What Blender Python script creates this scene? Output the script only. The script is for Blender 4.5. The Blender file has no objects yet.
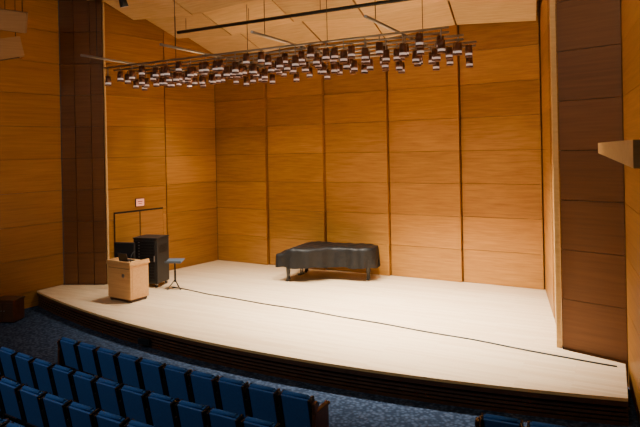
import bpy, bmesh, math, random
from mathutils import Vector, Matrix
random.seed(4)
C = bpy.context.scene.collection
rad = math.radians

# ---------------------------------------------------------------- materials
def newmat(name):
    m = bpy.data.materials.new(name); m.use_nodes = True
    nt = m.node_tree
    return m, nt, nt.nodes['Principled BSDF']

def simple(name, col, rough=0.5, metal=0.0, noise=0.0, nscale=20, emis=None, estr=0, bump=0.0, spec=0.5):
    m, nt, b = newmat(name)
    b.inputs['Roughness'].default_value = rough
    b.inputs['Metallic'].default_value = metal
    b.inputs['Specular IOR Level'].default_value = spec
    tc = nt.nodes.new('ShaderNodeTexCoord')
    n = nt.nodes.new('ShaderNodeTexNoise'); n.inputs['Scale'].default_value = nscale
    n.inputs['Detail'].default_value = 4
    nt.links.new(tc.outputs['Object'], n.inputs['Vector'])
    r = nt.nodes.new('ShaderNodeValToRGB')
    r.color_ramp.elements[0].position = 0.3; r.color_ramp.elements[1].position = 0.7
    r.color_ramp.elements[0].color = (*[c*(1-noise) for c in col], 1)
    r.color_ramp.elements[1].color = (*[min(1, c*(1+noise)) for c in col], 1)
    nt.links.new(n.outputs['Fac'], r.inputs['Fac'])
    nt.links.new(r.outputs['Color'], b.inputs['Base Color'])
    if bump:
        bp = nt.nodes.new('ShaderNodeBump'); bp.inputs['Strength'].default_value = bump
        bp.inputs['Distance'].default_value = 0.02
        nt.links.new(n.outputs['Fac'], bp.inputs['Height']); nt.links.new(bp.outputs['Normal'], b.inputs['Normal'])
    if emis:
        b.inputs['Emission Color'].default_value = (*emis, 1)
        b.inputs['Emission Strength'].default_value = estr
    return m

def wood(name, cd, cl, rough=0.45, sx=0.5, sz=14, var=0.18, axis='x'):
    m, nt, b = newmat(name)
    b.inputs['Roughness'].default_value = rough
    b.inputs['Specular IOR Level'].default_value = 0.3
    tc = nt.nodes.new('ShaderNodeTexCoord')
    geo = nt.nodes.new('ShaderNodeNewGeometry')
    mp = nt.nodes.new('ShaderNodeMapping')
    mp.inputs['Scale'].default_value = (sx, sz, sz) if axis == 'x' else (sz, sx, sz)
    add = nt.nodes.new('ShaderNodeVectorMath'); add.operation = 'ADD'
    mul = nt.nodes.new('ShaderNodeMath'); mul.operation = 'MULTIPLY'; mul.inputs[1].default_value = 37.0
    nt.links.new(geo.outputs['Random Per Island'], mul.inputs[0])
    nt.links.new(tc.outputs['Object'], mp.inputs['Vector'])
    nt.links.new(mp.outputs['Vector'], add.inputs[0]); nt.links.new(mul.outputs[0], add.inputs[1])
    n = nt.nodes.new('ShaderNodeTexNoise'); n.inputs['Scale'].default_value = 1.6
    n.inputs['Detail'].default_value = 6; n.inputs['Roughness'].default_value = 0.62
    nt.links.new(add.outputs[0], n.inputs['Vector'])
    r = nt.nodes.new('ShaderNodeValToRGB')
    r.color_ramp.elements[0].position = 0.28; r.color_ramp.elements[1].position = 0.74
    r.color_ramp.elements[0].color = (*cd, 1); r.color_ramp.elements[1].color = (*cl, 1)
    nt.links.new(n.outputs['Fac'], r.inputs['Fac'])
    hv = nt.nodes.new('ShaderNodeHueSaturation')
    mr = nt.nodes.new('ShaderNodeMapRange')
    mr.inputs['To Min'].default_value = 1-var; mr.inputs['To Max'].default_value = 1+var
    nt.links.new(geo.outputs['Random Per Island'], mr.inputs['Value'])
    nt.links.new(mr.outputs[0], hv.inputs['Value'])
    nt.links.new(r.outputs['Color'], hv.inputs['Color'])
    nt.links.new(hv.outputs['Color'], b.inputs['Base Color'])
    return m

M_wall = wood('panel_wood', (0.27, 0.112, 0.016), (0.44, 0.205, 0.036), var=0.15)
M_pier = wood('pier_wood_shaded', (0.14, 0.057, 0.018), (0.20, 0.085, 0.027), var=0.1)  # darker than the wall wood: shade on the unlit piers is in the colour
M_hall = wood('hall_wood', (0.27, 0.115, 0.018), (0.40, 0.18, 0.034), var=0.12)
M_gap = simple('panel_gap_dark', (0.02, 0.010, 0.004), 0.8)
M_canopy = wood('canopy_maple_bounce_lit', (0.56, 0.35, 0.14), (0.76, 0.52, 0.25), var=0.15)  # light maple, paled further to stand in for bounce light off the floor
M_trim = wood('maple_trim', (0.66, 0.42, 0.16), (0.8, 0.55, 0.24), var=0.05)
M_brown = wood('fascia_brown', (0.055, 0.026, 0.013), (0.10, 0.046, 0.022), var=0.1)
M_podium = wood('podium_maple', (0.52, 0.28, 0.10), (0.66, 0.39, 0.16), var=0.06)
M_black = simple('black_paint', (0.008, 0.008, 0.009), 0.5)
M_blackm = simple('black_metal', (0.015, 0.015, 0.017), 0.4, 0.5)
M_steel = simple('grey_steel', (0.35, 0.34, 0.33), 0.4, 0.8)
M_pipe = simple('aluminium_pipe', (0.34, 0.30, 0.26), 0.4, 0.7)
M_cup = simple('bronze_can', (0.13, 0.05, 0.027), 0.35, 0.4, 0.1)
M_lens = simple('frosted_lens', (0.60, 0.46, 0.38), 0.4, 0, 0, 10, (1, 0.78, 0.66), 0.40)
M_vinyl = simple('black_vinyl_cover', (0.006, 0.0055, 0.0055), 0.48, 0, 0.2, 9, bump=1.0, spec=0.25)
M_fabric = simple('blue_upholstery', (0.03, 0.13, 0.42), 0.85, 0, 0.15, 60, bump=0.15, spec=0.2)
M_shell = simple('blue_seat_shell', (0.03, 0.13, 0.42), 0.6, 0, 0.08, 30)
M_seatblk = simple('seat_black', (0.010, 0.010, 0.014), 0.5)
M_armwood = simple('arm_wood', (0.08, 0.032, 0.016), 0.4, 0, 0.2, 12)
M_glass = simple('rack_glass', (0.02, 0.022, 0.026), 0.1)
M_sign = simple('sign_face', (0.85, 0.40, 0.30), 0.5, 0, 0, 10, (1, 0.32, 0.22), 0.7)
M_speaker = wood('speaker_wood', (0.36, 0.19, 0.07), (0.46, 0.25, 0.10), var=0.05)
M_grille = simple('speaker_grille', (0.10, 0.055, 0.03), 0.8, 0, 0.3, 120)
M_stand = simple('stand_bluegrey', (0.08, 0.11, 0.15), 0.4, 0.2)

def carpet():
    m, nt, b = newmat('navy_carpet')
    b.inputs['Roughness'].default_value = 0.95; b.inputs['Specular IOR Level'].default_value = 0.1
    tc = nt.nodes.new('ShaderNodeTexCoord')
    v = nt.nodes.new('ShaderNodeTexVoronoi'); v.inputs['Scale'].default_value = 16
    n = nt.nodes.new('ShaderNodeTexNoise'); n.inputs['Scale'].default_value = 9; n.inputs['Detail'].default_value = 5
    nt.links.new(tc.outputs['Object'], v.inputs['Vector']); nt.links.new(tc.outputs['Object'], n.inputs['Vector'])
    mx = nt.nodes.new('ShaderNodeMath'); mx.operation = 'MULTIPLY'
    nt.links.new(v.outputs['Distance'], mx.inputs[0]); nt.links.new(n.outputs['Fac'], mx.inputs[1])
    r = nt.nodes.new('ShaderNodeValToRGB')
    r.color_ramp.elements[0].position = 0.05; r.color_ramp.elements[0].color = (0.05, 0.075, 0.13, 1)
    r.color_ramp.elements[1].position = 0.32; r.color_ramp.elements[1].color = (0.014, 0.024, 0.048, 1)
    nt.links.new(mx.outputs[0], r.inputs['Fac']); nt.links.new(r.outputs['Color'], b.inputs['Base Color'])
    return m
M_carpet = carpet()

def stagewood():
    m, nt, b = newmat('stage_boards')
    b.inputs['Roughness'].default_value = 0.42
    tc = nt.nodes.new('ShaderNodeTexCoord')
    br = nt.nodes.new('ShaderNodeTexBrick')
    br.inputs['Scale'].default_value = 1.0
    br.inputs['Brick Width'].default_value = 1.6; br.inputs['Row Height'].default_value = 0.07
    br.inputs['Mortar Size'].default_value = 0.0015
    br.inputs['Color1'].default_value = (0.64, 0.45, 0.26, 1); br.inputs['Color2'].default_value = (0.73, 0.55, 0.345, 1)
    br.inputs['Mortar'].default_value = (0.45, 0.29, 0.16, 1)
    nt.links.new(tc.outputs['Object'], br.inputs['Vector'])
    mp = nt.nodes.new('ShaderNodeMapping'); mp.inputs['Scale'].default_value = (0.8, 18, 1)
    n = nt.nodes.new('ShaderNodeTexNoise'); n.inputs['Scale'].default_value = 2; n.inputs['Detail'].default_value = 5
    nt.links.new(tc.outputs['Object'], mp.inputs['Vector']); nt.links.new(mp.outputs['Vector'], n.inputs['Vector'])
    mr = nt.nodes.new('ShaderNodeMapRange'); mr.inputs['To Min'].default_value = 0.93; mr.inputs['To Max'].default_value = 1.06
    nt.links.new(n.outputs['Fac'], mr.inputs['Value'])
    hv = nt.nodes.new('ShaderNodeHueSaturation'); nt.links.new(mr.outputs[0], hv.inputs['Value'])
    nt.links.new(br.outputs['Color'], hv.inputs['Color']); nt.links.new(hv.outputs['Color'], b.inputs['Base Color'])
    return m
M_stage = stagewood()

# ---------------------------------------------------------------- mesh builder
class MB:
    def __init__(s): s.bm = bmesh.new(); s.mats = []
    def mi(s, m):
        if m not in s.mats: s.mats.append(m)
        return s.mats.index(m)
    def box(s, c, d, m, rot=None, bev=0.0):
        r = bmesh.ops.create_cube(s.bm, size=1.0)
        vs = r['verts']
        mt = Matrix.Translation(c) @ (rot.to_4x4() if rot else Matrix()) @ Matrix.Diagonal((*d, 1))
        bmesh.ops.transform(s.bm, matrix=mt, verts=vs)
        fs = {f for v in vs for f in v.link_faces}
        i = s.mi(m)
        for f in fs: f.material_index = i
        if bev > 0:
            es = list({e for v in vs for e in v.link_edges})
            rr = bmesh.ops.bevel(s.bm, geom=es, offset=bev, segments=2, profile=0.7, affect='EDGES')
            for f in rr['faces']: f.material_index = i
    def cyl(s, p0, p1, r0, m, r1=None, seg=12, cap=True):
        p0 = Vector(p0); p1 = Vector(p1); r1 = r0 if r1 is None else r1
        d = p1-p0
        q = Vector((0, 0, 1)).rotation_difference(d.normalized()).to_matrix().to_4x4()
        r = bmesh.ops.create_cone(s.bm, cap_ends=cap, segments=seg, radius1=r0, radius2=r1, depth=d.length,
                                  matrix=Matrix.Translation((p0+p1)/2) @ q)
        i = s.mi(m)
        for f in {f for v in r['verts'] for f in v.link_faces}:
            f.material_index = i
            if len(f.verts) == 4: f.smooth = True
    def sph(s, c, r, m):
        q = bmesh.ops.create_uvsphere(s.bm, u_segments=12, v_segments=8, radius=r, matrix=Matrix.Translation(c))
        i = s.mi(m)
        for f in {f for v in q['verts'] for f in v.link_faces}: f.material_index = i; f.smooth = True
    def hexa(s, pts, m):
        vs = [s.bm.verts.new(p) for p in pts]; i = s.mi(m)
        for q in ((0,3,2,1),(4,5,6,7),(0,1,5,4),(1,2,6,5),(2,3,7,6),(3,0,4,7)):
            f = s.bm.faces.new([vs[k] for k in q]); f.material_index = i
    def prism(s, poly, z0, z1, m, mside=None):
        b = [s.bm.verts.new((x, y, z0)) for x, y in poly]; t = [s.bm.verts.new((x, y, z1)) for x, y in poly]
        i = s.mi(m); j = s.mi(mside) if mside else i
        f = s.bm.faces.new(t); f.material_index = i
        f = s.bm.faces.new(b[::-1]); f.material_index = j
        n = len(poly)
        for k in range(n):
            f = s.bm.faces.new((b[k], b[(k+1) % n], t[(k+1) % n], t[k])); f.material_index = j
    def data(s, name):
        bmesh.ops.recalc_face_normals(s.bm, faces=s.bm.faces[:])
        me = bpy.data.meshes.new(name); s.bm.to_mesh(me); s.bm.free()
        for m in s.mats: me.materials.append(m)
        return me
    def obj(s, name, loc=(0, 0, 0), rz=0.0):
        o = bpy.data.objects.new(name, s.data(name)); C.objects.link(o)
        o.location = loc; o.rotation_euler = (0, 0, rz)
        return o

# ---------------------------------------------------------------- walls
ROW = 0.9
def panel_wall(name, p0, p1, z0, z1, splits, mat, saw=0.0, gap=0.035, start=0.0):
    p0 = Vector(p0); p1 = Vector(p1); L = (p1-p0).length
    mb = MB()
    mb.box((L/2, 0.14, (z0+z1)/2), (L, 0.12, z1-z0), M_gap)
    for (a, b) in splits:
        z = math.floor((z0-start)/ROW)*ROW+start
        while z < z1-1e-3:
            za = max(z, z0); zb = min(z+ROW, z1)
            if zb-za > 0.02:
                a2 = a+gap/2; b2 = b-gap/2; za2 = za+0.005; zb2 = zb-0.005
                mb.hexa([(a2, 0, za2), (b2, -saw, za2), (b2, 0.075, za2), (a2, 0.075, za2),
                         (a2, 0, zb2), (b2, -saw, zb2), (b2, 0.075, zb2), (a2, 0.075, zb2)], mat)
            z += ROW
    d = p1-p0
    return mb.obj(name, (p0.x, p0.y, 0), math.atan2(d.y, d.x))

FL = -0.42
HB = 5.27
w = 2*HB/5
panel_wall('wall_back', (-HB, 0), (HB, 0), 0, 7.9, [(i*w, (i+1)*w) for i in range(5)], M_wall, saw=0.11, gap=0.035)
LL = math.hypot(5.93-5.27, 4.2)
panel_wall('wall_stage_left', (-5.93, -4.2), (-5.27, 0), 0, 8.3, [(0, LL/2), (LL/2, LL)], M_wall, saw=0.03, gap=0.06)
LR = math.hypot(6.11-5.27, 4.5)
panel_wall('wall_stage_right', (5.27, 0), (6.11, -4.5), 0, 8.3, [(0, 2.65), (2.85, LR-0.05)], M_wall, gap=0.04)
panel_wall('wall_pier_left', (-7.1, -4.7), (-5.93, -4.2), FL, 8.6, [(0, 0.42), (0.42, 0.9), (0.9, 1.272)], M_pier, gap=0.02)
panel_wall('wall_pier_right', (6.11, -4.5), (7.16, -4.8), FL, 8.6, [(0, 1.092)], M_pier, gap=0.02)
panel_wall('wall_hall_left', (-8.3, -17.5), (-7.1, -4.7), FL, 8.6, [(i*12.856/5, (i+1)*12.856/5) for i in range(5)], M_hall)
panel_wall('wall_hall_right', (7.16, -4.8), (8.5, -17.5), FL, 8.6, [(i*12.77/5, (i+1)*12.77/5) for i in range(5)], M_hall)
mb = MB(); mb.box((6.045, -4.47, 4.15), (0.09, 0.09, 8.3), M_trim, Matrix.Rotation(rad(10), 3, 'Z'), 0.008)  # pale post: stage light on the wall's near edge put into its colour
mb.obj('trim_1')
mb = MB(); mb.box((-5.90, -4.17, 4.15), (0.05, 0.05, 8.3), M_trim, Matrix.Rotation(rad(-9), 3, 'Z'), 0.008)
mb.obj('trim_2')
# flush double stage door in the left side wall
mb = MB()
mb.box((1.10, -0.039, 1.012), (1.72, 0.010, 2.02), M_gap)
for a, b in ((0.26, 1.08), (1.12, 1.94)):
    mb.box(((a+b)/2, -0.052, 0.99), (b-a, 0.022, 1.96), M_wall, None, 0.003)
mb.box((1.15, -0.072, 1.0), (0.02, 0.02, 0.5), M_steel, None, 0.004)
mb.box((1.05, -0.072, 1.0), (0.02, 0.02, 0.5), M_steel, None, 0.004)
mb.obj('door_1', (-5.93, -4.2, 0.0), math.atan2(4.2, 0.66))

# ---------------------------------------------------------------- canopy / ceiling
mb = MB()
def hw(t): return 5.2+0.155*t
rows = [(0.12, 1.5), (1.64, 3.1), (3.24, 4.55), (4.7, 6.4)]
for k, (t0, t1) in enumerate(rows):
    za = 7.0+0.2*t0-0.05; zb = 7.0+0.2*t1 + (0.18 if k < 3 else 0.1)
    n = 5
    for i in range(n):
        s0a = -hw(t0)+2*hw(t0)*i/n+0.025; s1a = -hw(t0)+2*hw(t0)*(i+1)/n-0.025
        s0b = -hw(t1)+2*hw(t1)*i/n+0.025; s1b = -hw(t1)+2*hw(t1)*(i+1)/n-0.025
        e = 0.07*((i % 2)*2-1)
        mb.hexa([(s0a, -t0, za-e), (s1a, -t0, za+e), (s1b, -t1, zb+e), (s0b, -t1, zb-e),
                 (s0a, -t0, za+.07-e), (s1a, -t0, za+.07+e), (s1b, -t1, zb+.07+e), (s0b, -t1, zb+.07-e)], M_canopy)
mb.obj('ceiling_reflector_canopy')
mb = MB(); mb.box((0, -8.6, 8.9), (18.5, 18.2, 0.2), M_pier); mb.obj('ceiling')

# ---------------------------------------------------------------- stage
def edge_t(s): return 7.0-0.0195*(s-1.5)**2
arc = [(-7.14+14.30*i/60) for i in range(61)]
def arcpts(off): return [(s, -(edge_t(s)-off)) for s in arc]
poly = arcpts(0)[:] + [(7.12, -4.9), (6.12, -4.58), (5.30, -0.02), (-5.30, -0.02), (-5.95, -4.28), (-7.10, -4.78)]
mb = MB(); mb.prism(poly, -0.05, 0.0, M_stage, M_trim); mb.obj('stage_floor')
mb = MB()
def band(z0, z1, off0, off1, m):
    a = arcpts(off0); b = arcpts(off1)
    for k in range(60):
        mb.hexa([(*a[k], z0), (*a[k+1], z0), (*b[k+1], z0), (*b[k], z0), (*a[k], z1), (*a[k+1], z1), (*b[k+1], z1), (*b[k], z1)], m)
band(-0.13, -0.052, 0.005, 0.3, M_brown)
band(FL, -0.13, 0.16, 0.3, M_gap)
for k in range(3):
    z = -0.215-0.065*k
    band(z, z+0.035, 0.03, 0.155, M_brown)
band(FL, FL+0.05, 0.03, 0.155, M_brown)
mb.obj('stage_front_fascia')

# hall floor with shallow risers
T1 = 9.0; RP = 0.86; STEP = 0.10
def row_t(r, s): return T1+RP*r+0.05*(s-1)-0.012*(s-1.0)**2
mb = MB()
mb.box((0, -8.1, FL-0.1), (18.4, 6.6, 0.2), M_carpet)
t = T1+RP*2-0.50; k = 0
while t < 17.4:
    k += 1; z = FL+STEP*k
    seg = 24
    pl = []
    for i in range(seg+1):
        s = -8.1+16.2*i/seg
        sc = max(-5, min(6, s))
        pl.append((s, -(t+0.05*(sc-1)-0.012*(sc-1)**2-max(0, min(1, (s-4.2)))*0.38)))
    pl += [(8.1, -17.6), (-8.1, -17.6)]
    mb.prism(pl, z-STEP, z, M_carpet)
    t += RP
mb.box((0, -14.5, FL-0.1), (18.4, 6.2, 0.2), M_carpet)
mb.obj('floor')

# ---------------------------------------------------------------- seats
def seat_mesh(end=0):
    mb = MB()
    R = Matrix.Rotation(rad(12), 3, 'X')
    mb.box((0, -0.10, 0.60), (0.43, 0.06, 0.52), M_fabric, R, 0.025)
    mb.box((0, -0.145, 0.585), (0.415, 0.03, 0.50), M_shell, R, 0.012)
    mb.cyl((-0.185, -0.155, 0.845), (0.185, -0.155, 0.845), 0.03, M_fabric, seg=12)
    mb.box((0, -0.152, 0.36), (0.30, 0.02, 0.03), M_seatblk, R, 0.004)
    R2 = Matrix.Rotation(rad(-14), 3, 'X')
    mb.box((0, 0.04, 0.50), (0.42, 0.09, 0.40), M_fabric, R2, 0.03)
    mb.box((0, -0.02, 0.36), (0.38, 0.05, 0.12), M_seatblk, R2, 0.01)
    for x in (-0.225, 0.225): mb.box((x, -0.10, 0.585), (0.034, 0.14, 0.52), M_seatblk, R, 0.006)
    if end >= 0:
        mb.box((-0.262, -0.02, 0.32), (0.035, 0.20, 0.60), M_seatblk, None, 0.01)
        mb.box((-0.262, -0.02, 0.012), (0.07, 0.30, 0.024), M_seatblk, None, 0.006)
        mb.box((-0.262, 0.02, 0.635), (0.055, 0.34, 0.03), M_armwood, None, 0.012)
        mb.box((-0.262, -0.13, 0.50), (0.04, 0.05, 0.30), M_seatblk, R, 0.01)
    if end:
        x = 0.285*end
        R3 = Matrix.Rotation(rad(10), 3, 'X')
        mb.box((x, 0.0, 0.33), (0.05, 0.40, 0.62), M_armwood, None, 0.02)
        mb.box((x, -0.13, 0.62), (0.05, 0.10, 0.36), M_armwood, R3, 0.02)
        mb.box((x, 0.02, 0.655), (0.07, 0.42, 0.035), M_armwood, None, 0.014)
        mb.box((x, 0, 0.02), (0.08, 0.44, 0.04), M_seatblk, None, 0.01)
    return mb.data('auditorium_seat')
SM = seat_mesh(); SMR = seat_mesh(1); SML = seat_mesh(-1)
def rang(s): return math.atan(-0.05+0.024*(s-1.0))
def place_row(r, s0, n, z, dt=0.0):
    W = 0.53
    for i in range(n):
        s = s0+W*(i+0.5)
        o = bpy.data.objects.new('auditorium_seat', SML if i == 0 else SMR if i == n-1 else SM); C.objects.link(o)
        o.location = (s, -row_t(r, s)-dt, z); o.rotation_euler = (0, 0, rang(s))
for r in range(6):
    z = FL + STEP*max(0, r-1)
    s0 = [-1.9, -3.3, -3.8, -3.8, -3.8, -3.8][r]
    n = int(round((3.5-s0)/0.53))
    place_row(r, 3.5-0.53*n, n, z)
    place_row(r, 5.55, 3, z, -0.38)

# ---------------------------------------------------------------- grand piano under a cover
def piano():
    root = bpy.data.objects.new('grand_piano', None); C.objects.link(root)
    root.location = (-1.66, -1.27, 0); root.rotation_euler = (0, 0, rad(4))
    L = 2.64
    def sm(a, b, x):
        x = max(0, min(1, (x-a)/(b-a))); return x*x*(3-2*x)
    def prof(x, ins=0.0):
        lo = -0.76+0.62*sm(0.7, 1.6, x)+ins; hi = 0.72-ins
        xe = 2.25
        if x > xe:
            k = math.sqrt(max(0, 1-((x-xe)/(L-ins-xe))**2)); k = k**0.8
            mid = 0.30; lo = mid+(lo-mid)*k; hi = mid+(hi-mid)*k
        return lo, hi
    def top(x): return 0.80+0.16*sm(0.10, 0.50, x)
    mb = MB(); bm = mb.bm; mb.mi(M_vinyl)
    xs = [0.0+2.2*i/40 for i in range(41)]+[2.25+(L-2.25)*math.sin(math.pi/2*i/12) for i in range(13)]
    ny = 18; grid = []
    for x in xs:
        lo, hi = prof(x); row = []
        for j in range(ny+1):
            f = j/ny; y = lo+(hi-lo)*f
            z = top(x)+0.010*math.sin(7*x+3*y)*math.sin(9*y+2*x)+0.006*math.sin(19*x-8*y)
            ed = min(f, 1-f)*(hi-lo); z -= 0.02*max(0, 1-ed/0.06)
            row.append(bm.verts.new((x, y, z)))
        grid.append(row)
    for a in range(len(xs)-1):
        for j in range(ny):
            try: f = bm.faces.new((grid[a][j], grid[a+1][j], grid[a+1][j+1], grid[a][j+1])); f.smooth = True
            except ValueError: pass
    per = [grid[a][0] for a in range(len(xs))]+[grid[-1][j] for j in range(1, ny)]+[grid[a][ny] for a in range(len(xs)-1, -1, -1)]+[grid[0][j] for j in range(ny-1, 0, -1)]
    n = len(per); rings = [per]
    co = [v.co.copy() for v in per]
    NZ = 8
    for q in range(1, NZ+1):
        ring = []
        for k in range(n):
            c = co[k]; tg = co[(k+1) % n]-co[k-1]; nr = Vector((tg.y, -tg.x, 0))
            nr = nr.normalized() if nr.length > 1e-6 else Vector((1, 0, 0))
            g = q/NZ; ph = k*0.9+0.8*math.sin(k*0.31)
            hem = 0.42-0.02*sm(1, 1.5, c.x)+0.015*math.sin(k*0.45)
            off = 0.012+0.02*g+0.034*g*math.sin(ph)
            p = c+nr*off; ring.append(bm.verts.new((p.x, p.y, c.z+(hem-c.z)*g)))
        rings.append(ring)
    for q in range(NZ):
        for k in range(n):
            try: f = bm.faces.new((rings[q][k], rings[q+1][k], rings[q+1][(k+1) % n], rings[q][(k+1) % n])); f.smooth = True
            except ValueError: pass
    bmesh.ops.remove_doubles(bm, verts=bm.verts[:], dist=0.0005)
    o = mb.obj('cover'); o.parent = root
    mb = MB()
    xb = [0.28+0.08*i for i in range(25)]+[2.25+(L-0.06-2.25)*math.sin(math.pi/2*i/10) for i in range(11)]
    pl = [(x, prof(x, 0.05)[0]) for x in xb]+[(x, prof(x, 0.05)[1]) for x in xb[::-1][1:]]
    mb.prism(pl, 0.60, 0.91, M_black)
    mb.box((0.17, -0.0, 0.66), (0.24, 1.38, 0.12), M_black, None, 0.01)
    o = mb.obj('body'); o.parent = root
    for i, (x, y) in enumerate([(0.30, -0.62), (0.30, 0.58), (2.40, 0.20)]):
        mb = MB()
        mb.cyl((x, y, 0.10), (x, y, 0.60), 0.045, M_black, 0.075, 16)
        mb.cyl((x, y, 0.52), (x, y, 0.61), 0.09, M_black, 0.09, 16)
        mb.box((x, y, 0.09), (0.10, 0.06, 0.05), M_blackm, None, 0.008)
        mb.cyl((x-0.025, y-0.015, 0.042), (x-0.025, y+0.015, 0.042), 0.042, M_blackm)
        o = mb.obj('leg_%d' % (i+1)); o.parent = root
    mb = MB()
    for dy in (-0.06, 0.06): mb.cyl((0.42, dy, 0.10), (0.42, dy, 0.6), 0.018, M_black)
    mb.box((0.40, 0, 0.10), (0.10, 0.26, 0.05), M_black, None, 0.01)
    for dy in (-0.07, 0, 0.07): mb.box((0.31, dy, 0.09), (0.12, 0.03, 0.015), M_steel, None, 0.004)
    o = mb.obj('pedal_lyre'); o.parent = root
piano()

# ---------------------------------------------------------------- podium
mb = MB()
mb.box((0, 0, 0.05), (0.78, 0.52, 0.06), M_brown, None, 0.005)
mb.box((0, 0, 0.50), (0.84, 0.58, 0.84), M_podium, None, 0.008)
mb.box((0, 0, 0.935), (0.90, 0.64, 0.035), M_podium, None, 0.01)
mb.box((0, -0.30, 0.985), (0.88, 0.025, 0.07), M_podium, None, 0.004)
mb.box((-0.43, 0, 0.985), (0.025, 0.60, 0.07), M_podium, None, 0.004)
mb.box((0.43, 0, 0.985), (0.025, 0.60, 0.07), M_podium, None, 0.004)
mb.box((0.0, -0.291, 0.84), (0.78, 0.008, 0.008), M_gap)
mb.cyl((0.16, -0.30, 0.66), (0.16, -0.285, 0.66), 0.05, M_steel, seg=20)
mb.box((0.422, 0, 0.5), (0.01, 0.46, 0.7), M_podium, None, 0.004)
for x in (-0.36, 0.36):
    for y in (-0.22, 0.22): mb.cyl((x, y, 0.0), (x, y, 0.03), 0.03, M_black)
mb.obj('lectern', (-4.08, -5.16, 0), rad(-4))
mb = MB()
mb.box((0, 0, 0.012), (0.34, 0.24, 0.02), M_black, None, 0.006)
mb.box((0, 0.13, 0.115), (0.34, 0.015, 0.21), M_black, Matrix.Rotation(rad(-15), 3, 'X'), 0.006)
mb.box((0, -0.01, 0.0235), (0.28, 0.12, 0.004), M_blackm)
mb.obj('laptop_computer', (-4.20, -5.08, 0.954), rad(176))
mb = MB()
mb.cyl((0, 0, 0), (0, 0, 0.015), 0.05, M_black)
pts = [Vector((0, 0, 0.01)), Vector((0, 0, 0.12)), Vector((0, 0.03, 0.2)), Vector((0, 0.09, 0.25))]
for a, b in zip(pts, pts[1:]): mb.cyl(a, b, 0.008, M_black)
mb.cyl(pts[-1], pts[-1]+Vector((0, 0.05, 0.015)), 0.016, M_black)
mb.obj('gooseneck_microphone', (-3.86, -5.28, 0.954), 0)

# AV rack
mb = MB()
W_, D_, H_ = 0.74, 0.62, 1.24
mb.box((0, 0, 0.10+H_/2), (W_, D_, H_), M_black, None, 0.015)
mb.box((0, -D_/2-0.008, 0.10+H_/2), (W_-0.08, 0.02, H_-0.1), M_black, None, 0.006)
for i in range(14):
    z = 0.2+i*0.08
    mb.box((0, -D_/2-0.021, z), (W_-0.16, 0.008, 0.06), M_blackm, None, 0.003)
    mb.box((-0.18, -D_/2-0.028, z), (0.05, 0.006, 0.012), M_steel)
for i in range(8): mb.box((W_/2+0.003, 0, 0.95+i*0.03), (0.008, 0.4, 0.012), M_blackm)
mb.box((0, 0, 0.10+H_+0.012), (W_+0.03, D_+0.03, 0.03), M_black, None, 0.008)
mb.box((0.30, -D_/2-0.035, 0.8), (0.02, 0.03, 0.16), M_steel, None, 0.005)
for x in (-0.30, 0.30):
    for y in (-0.24, 0.24):
        mb.cyl((x-0.02, y, 0.045), (x+0.02, y, 0.045), 0.045, M_black)
        mb.box((x, y, 0.085), (0.06, 0.06, 0.04), M_steel)
mb.obj('equipment_rack', (-4.68, -3.72, 0), rad(12))
# monitor on cart
mb = MB()
mb.box((0, -0.02, 1.04), (0.62, 0.06, 0.50), M_black, None, 0.012)
mb.box((0, -0.053, 1.04), (0.56, 0.006, 0.44), M_glass)
mb.box((0, 0.05, 0.80), (0.06, 0.05, 0.9), M_blackm, None, 0.005)
mb.box((0, 0.0, 0.45), (0.5, 0.30, 0.03), M_black, None, 0.008)
mb.box((0, 0.0, 0.10), (0.55, 0.32, 0.04), M_black, None, 0.01)
mb.box((0, 0.05, 0.28), (0.06, 0.05, 0.36), M_blackm)
for x in (-0.24, 0.24):
    for y in (-0.12, 0.12): mb.cyl((x-0.015, y, 0.04), (x+0.015, y, 0.04), 0.04, M_black)
mb.obj('monitor_cart', (-4.94, -4.44, 0), rad(14))
# music stand
mb = MB()
mb.cyl((0, 0, 0.22), (0, 0, 0.76), 0.02, M_blackm)
mb.cyl((0, 0, 0.2), (0, 0, 0.5), 0.028, M_blackm)
for a in (90, 210, 330):
    c, s_ = math.cos(rad(a)), math.sin(rad(a))
    mb.cyl((0, 0, 0.26), (0.22*c, 0.22*s_, 0.012), 0.014, M_blackm)
R = Matrix.Rotation(rad(-78), 3, 'X')
mb.box((0, 0.0, 0.77), (0.46, 0.014, 0.32), M_stand, R, 0.004)
mb.box((0, -0.15, 0.765), (0.46, 0.05, 0.012), M_stand, R, 0.003)
mb.obj('music_stand', (-3.70, -3.86, 0), rad(20))
# wall sign
mb = MB()
mb.box((0, 0, 0), (0.30, 0.03, 0.24), M_blackm, None, 0.005)
mb.box((0, -0.017, 0), (0.27, 0.008, 0.21), M_sign, None, 0.003)
mb.box((0, -0.022, 0.03), (0.18, 0.003, 0.025), M_cup); mb.box((0, -0.022, -0.03), (0.14, 0.003, 0.02), M_cup)
mb.obj('wall_sign', (-5.715, -3.1, 2.24), math.atan2(4.2, 0.66))
mb = MB(); mb.box((0, 0, 0), (0.30, 0.06, 0.13), M_black, None, 0.01); mb.box((0, -0.032, 0), (0.24, 0.01, 0.08), M_blackm)
mb.obj('stage_outlet_box', (-1.9, -(edge_t(-1.9))-0.055, -0.28), rad(4))
mb = MB()
mb.box((0, 0, 0.28), (0.55, 0.42, 0.5), M_armwood, None, 0.01)
mb.box((0, 0, 0.55), (0.60, 0.46, 0.04), M_brown, None, 0.008)
for x in (-0.135, 0.135): mb.box((x, -0.215, 0.28), (0.25, 0.015, 0.42), M_brown, None, 0.005); mb.sph((x*0.3, -0.232, 0.3), 0.014, M_steel)
mb.box((0, 0, 0.015), (0.5, 0.36, 0.03), M_black)
mb.obj('wooden_cabinet', (-6.55, -6.75, FL), rad(20))

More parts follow.
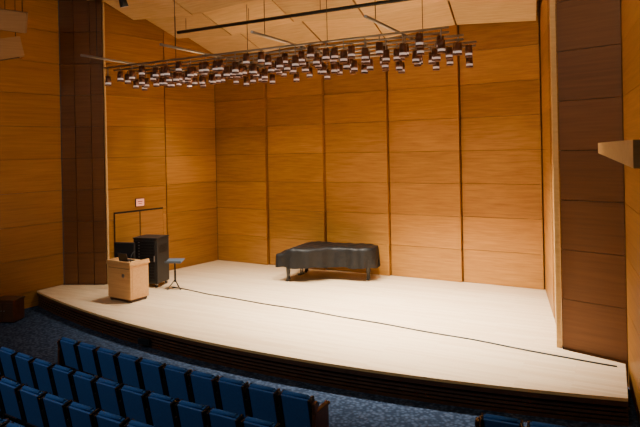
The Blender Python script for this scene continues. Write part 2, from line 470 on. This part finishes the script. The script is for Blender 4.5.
# ---------------------------------------------------------------- cable on the stage
cu = bpy.data.curves.new('stage_cable', 'CURVE'); cu.dimensions = '3D'; cu.bevel_depth = 0.014; cu.bevel_resolution = 2
kp = [(-3.9, 3.75), (-3.2, 3.8), (-2.6, 4.0), (-1.74, 4.03), (-0.6, 4.22), (0.6, 4.25), (1.6, 4.44), (2.5, 4.47), (3.6, 4.68), (4.6, 4.72), (5.4, 4.92), (6.1, 5.0), (6.7, 5.1), (7.0, 5.12)]
sp = cu.splines.new('NURBS'); sp.points.add(len(kp)-1); sp.use_endpoint_u = True; sp.order_u = 4
for i, (s, t) in enumerate(kp): sp.points[i].co = (s, -t, 0.014, 1)
o = bpy.data.objects.new('stage_cable', cu); C.objects.link(o); cu.materials.append(M_black)

# ---------------------------------------------------------------- hanging light array
mb = MB()
Z = 5.92
rt = [3.05, 3.5, 3.95, 4.4, 4.85, 5.3]
for i, t in enumerate(rt):
    off = 0.14*(i % 2)+0.05*(5.3-t)
    mb.cyl((-4.8+off, -t, Z), (4.2+off, -t, Z), 0.024, M_pipe, seg=8)
    n = 23
    for k in range(n):
        s = -4.65+off+8.7*k/(n-1)+random.uniform(-.06, .06)
        dz = random.choice((0.06, 0.14, 0.22))
        if random.random() < 0.05: continue
        mb.cyl((s, -t, Z), (s, -t, Z-dz), 0.014, M_pipe, seg=6)
        mb.cyl((s, -t, Z-dz-0.17), (s, -t, Z-dz), 0.078, M_cup, 0.070, 12)
        mb.cyl((s, -t, Z-dz-0.215), (s, -t, Z-dz-0.17), 0.072, M_lens, 0.072, 12)
        mb.cyl((s, -t, Z-dz-0.25), (s, -t, Z-dz-0.215), 0.078, M_cup, 0.078, 12)
for s in (-3.75, -1.35, 0.95, 3.3):
    mb.cyl((s, -2.9, Z+0.05), (s, -6.75, Z+0.05), 0.03, M_pipe, seg=8)
    for t in (3.6, 6.3): mb.cyl((s, -t, Z+0.05), (s, -t, 6.75+0.2*t), 0.008, M_blackm, seg=6)
mb.obj('downlight_array')
def batten(name, s0, s1, t, z, lamps):
    mb = MB()
    mb.cyl((s0, -t, z), (s1, -t, z), 0.045, M_black, seg=10)
    n = max(2, int((s1-s0)/2.2)+1)
    for i in range(n):
        s = s0+0.3+(s1-s0-0.6)*i/(n-1)
        mb.cyl((s, -t, z), (s, -t, 6.72+0.2*t), 0.008, M_black, seg=6)
    for s in lamps:
        mb.cyl((s, -t, z), (s, -t, z-0.16), 0.018, M_black, seg=8)
        d = Vector((0, 0.35, -1)).normalized(); c = Vector((s, -t, z-0.24))
        mb.box((s, -t, z-0.17), (0.2, 0.03, 0.02), M_black)
        mb.cyl(c-d*0.13, c+d*0.15, 0.075, M_black, 0.10, 14)
        mb.cyl(c+d*0.15, c+d*0.156, 0.085, M_lens, 0.085, 14)
    mb.obj(name)
batten('lighting_batten', -3.8, 5.2, 3.45, 7.05, [])
batten('stage_lighting_bar', -3.5, 4.5, 6.0, 7.55, [-3.2, -1.2, 1.0, 3.0])

for i, (x, y, z, r) in enumerate([(-6.35, -6.6, 6.85, 40), (-6.5, -6.7, 6.15, 55)]):
    mb = MB()
    Rr = Matrix.Rotation(rad(14-8*i), 3, 'X') @ Matrix.Rotation(rad(8-20*i), 3, 'Y')
    mb.hexa([tuple(Rr @ Vector(p)+Vector((0, 0, .25))) for p in [(-.36, -.24, -.25), (.36, -.24, -.25), (.26, .24, -.25), (-.26, .24, -.25), (-.36, -.24, .25), (.36, -.24, .25), (.26, .24, .25), (-.26, .24, .25)]], M_speaker)
    mb.box(Rr @ Vector((0, 0, -0.256))+Vector((0, 0, .25)), (0.46, 0.36, 0.015), M_grille, Rr)
    mb.cyl((0.2, 0, 0.4), (0.2, 0, 8.8-z), 0.01, M_black, seg=6); mb.cyl((-0.2, 0, 0.4), (-0.2, 0, 8.8-z), 0.01, M_black, seg=6)
    mb.obj('hanging_loudspeaker', (x, y, z), rad(r))

mb = MB()
mb.hexa([(6.86, -7.0, 3.58), (7.25, -12.7, 3.58), (7.95, -12.7, 3.58), (7.38, -7.0, 3.58),
         (6.86, -7.0, 3.72), (7.25, -12.7, 3.72), (7.95, -12.7, 3.72), (7.38, -7.0, 3.72)], M_trim)
mb.obj('balcony_ledge')

# ---------------------------------------------------------------- lights
def spot(name, loc, tgt, e, ang, blend=0.8, size=0.25, col=(1, 0.86, 0.68)):
    l = bpy.data.lights.new(name, 'SPOT'); l.energy = e; l.spot_size = rad(ang); l.spot_blend = blend
    l.shadow_soft_size = size; l.color = col
    o = bpy.data.objects.new(name, l); C.objects.link(o); o.location = loc
    o.rotation_euler = (Vector(tgt)-Vector(loc)).to_track_quat('-Z', 'Y').to_euler()
def area(name, loc, tgt, e, sx, sy, col=(1, 0.8, 0.6)):
    l = bpy.data.lights.new(name, 'AREA'); l.shape = 'RECTANGLE'; l.size = sx; l.size_y = sy; l.energy = e; l.color = col
    o = bpy.data.objects.new(name, l); C.objects.link(o); o.location = loc
    o.rotation_euler = (Vector(tgt)-Vector(loc)).to_track_quat('-Z', 'Y').to_euler()
for i, s in enumerate((-3.2, -1.3, 0.7, 2.5, 4.0)):
    spot('downlight', (s, -4.2, 5.35), (s+0.1, -3.7, 0), [1000, 2500, 3700, 5200, 4600][i], 94, 1.0, 0.15, (1, 0.90, 0.76))
for s in (-4.2, -2.1, 0, 2.1, 4.2):
    spot('wall_wash', (s, -2.2, 6.5), (s, -0.4, 0.6), 290, 62, 1.0, 0.2, (1, 0.80, 0.50))
spot('side_wash', (-3.4, -3.0, 6.4), (-5.6, -2.6, 1.2), 620, 72, 1.0, 0.2, (1, 0.82, 0.54))
area('house_light', (-2.5, -15.0, 7.6), (-2.5, -12.0, 0), 240, 5, 1.5, (1, 0.93, 0.86))
area('house_light_side', (6.3, -9.5, 8.2), (7.3, -6.5, 4), 90, 0.6, 0.6, (1, 0.82, 0.56))
wd = bpy.data.worlds.new('world'); bpy.context.scene.world = wd; wd.use_nodes = True
wd.node_tree.nodes['Background'].inputs[0].default_value = (0.9, 0.8, 0.7, 1)
wd.node_tree.nodes['Background'].inputs[1].default_value = 0.025

# ---------------------------------------------------------------- camera
cd = bpy.data.cameras.new('camera'); cam = bpy.data.objects.new('camera', cd); C.objects.link(cam)
cd.sensor_width = 36; cd.lens = 580/640*36; cd.shift_y = -63.5/640
cam.matrix_world = Matrix.Translation((7.23, -15.89, 3.7)) @ Matrix.Rotation(rad(28), 4, 'Z') @ Matrix.Rotation(rad(90), 4, 'X') @ Matrix.Rotation(rad(-1.15), 4, 'Z')
bpy.context.scene.camera = cam
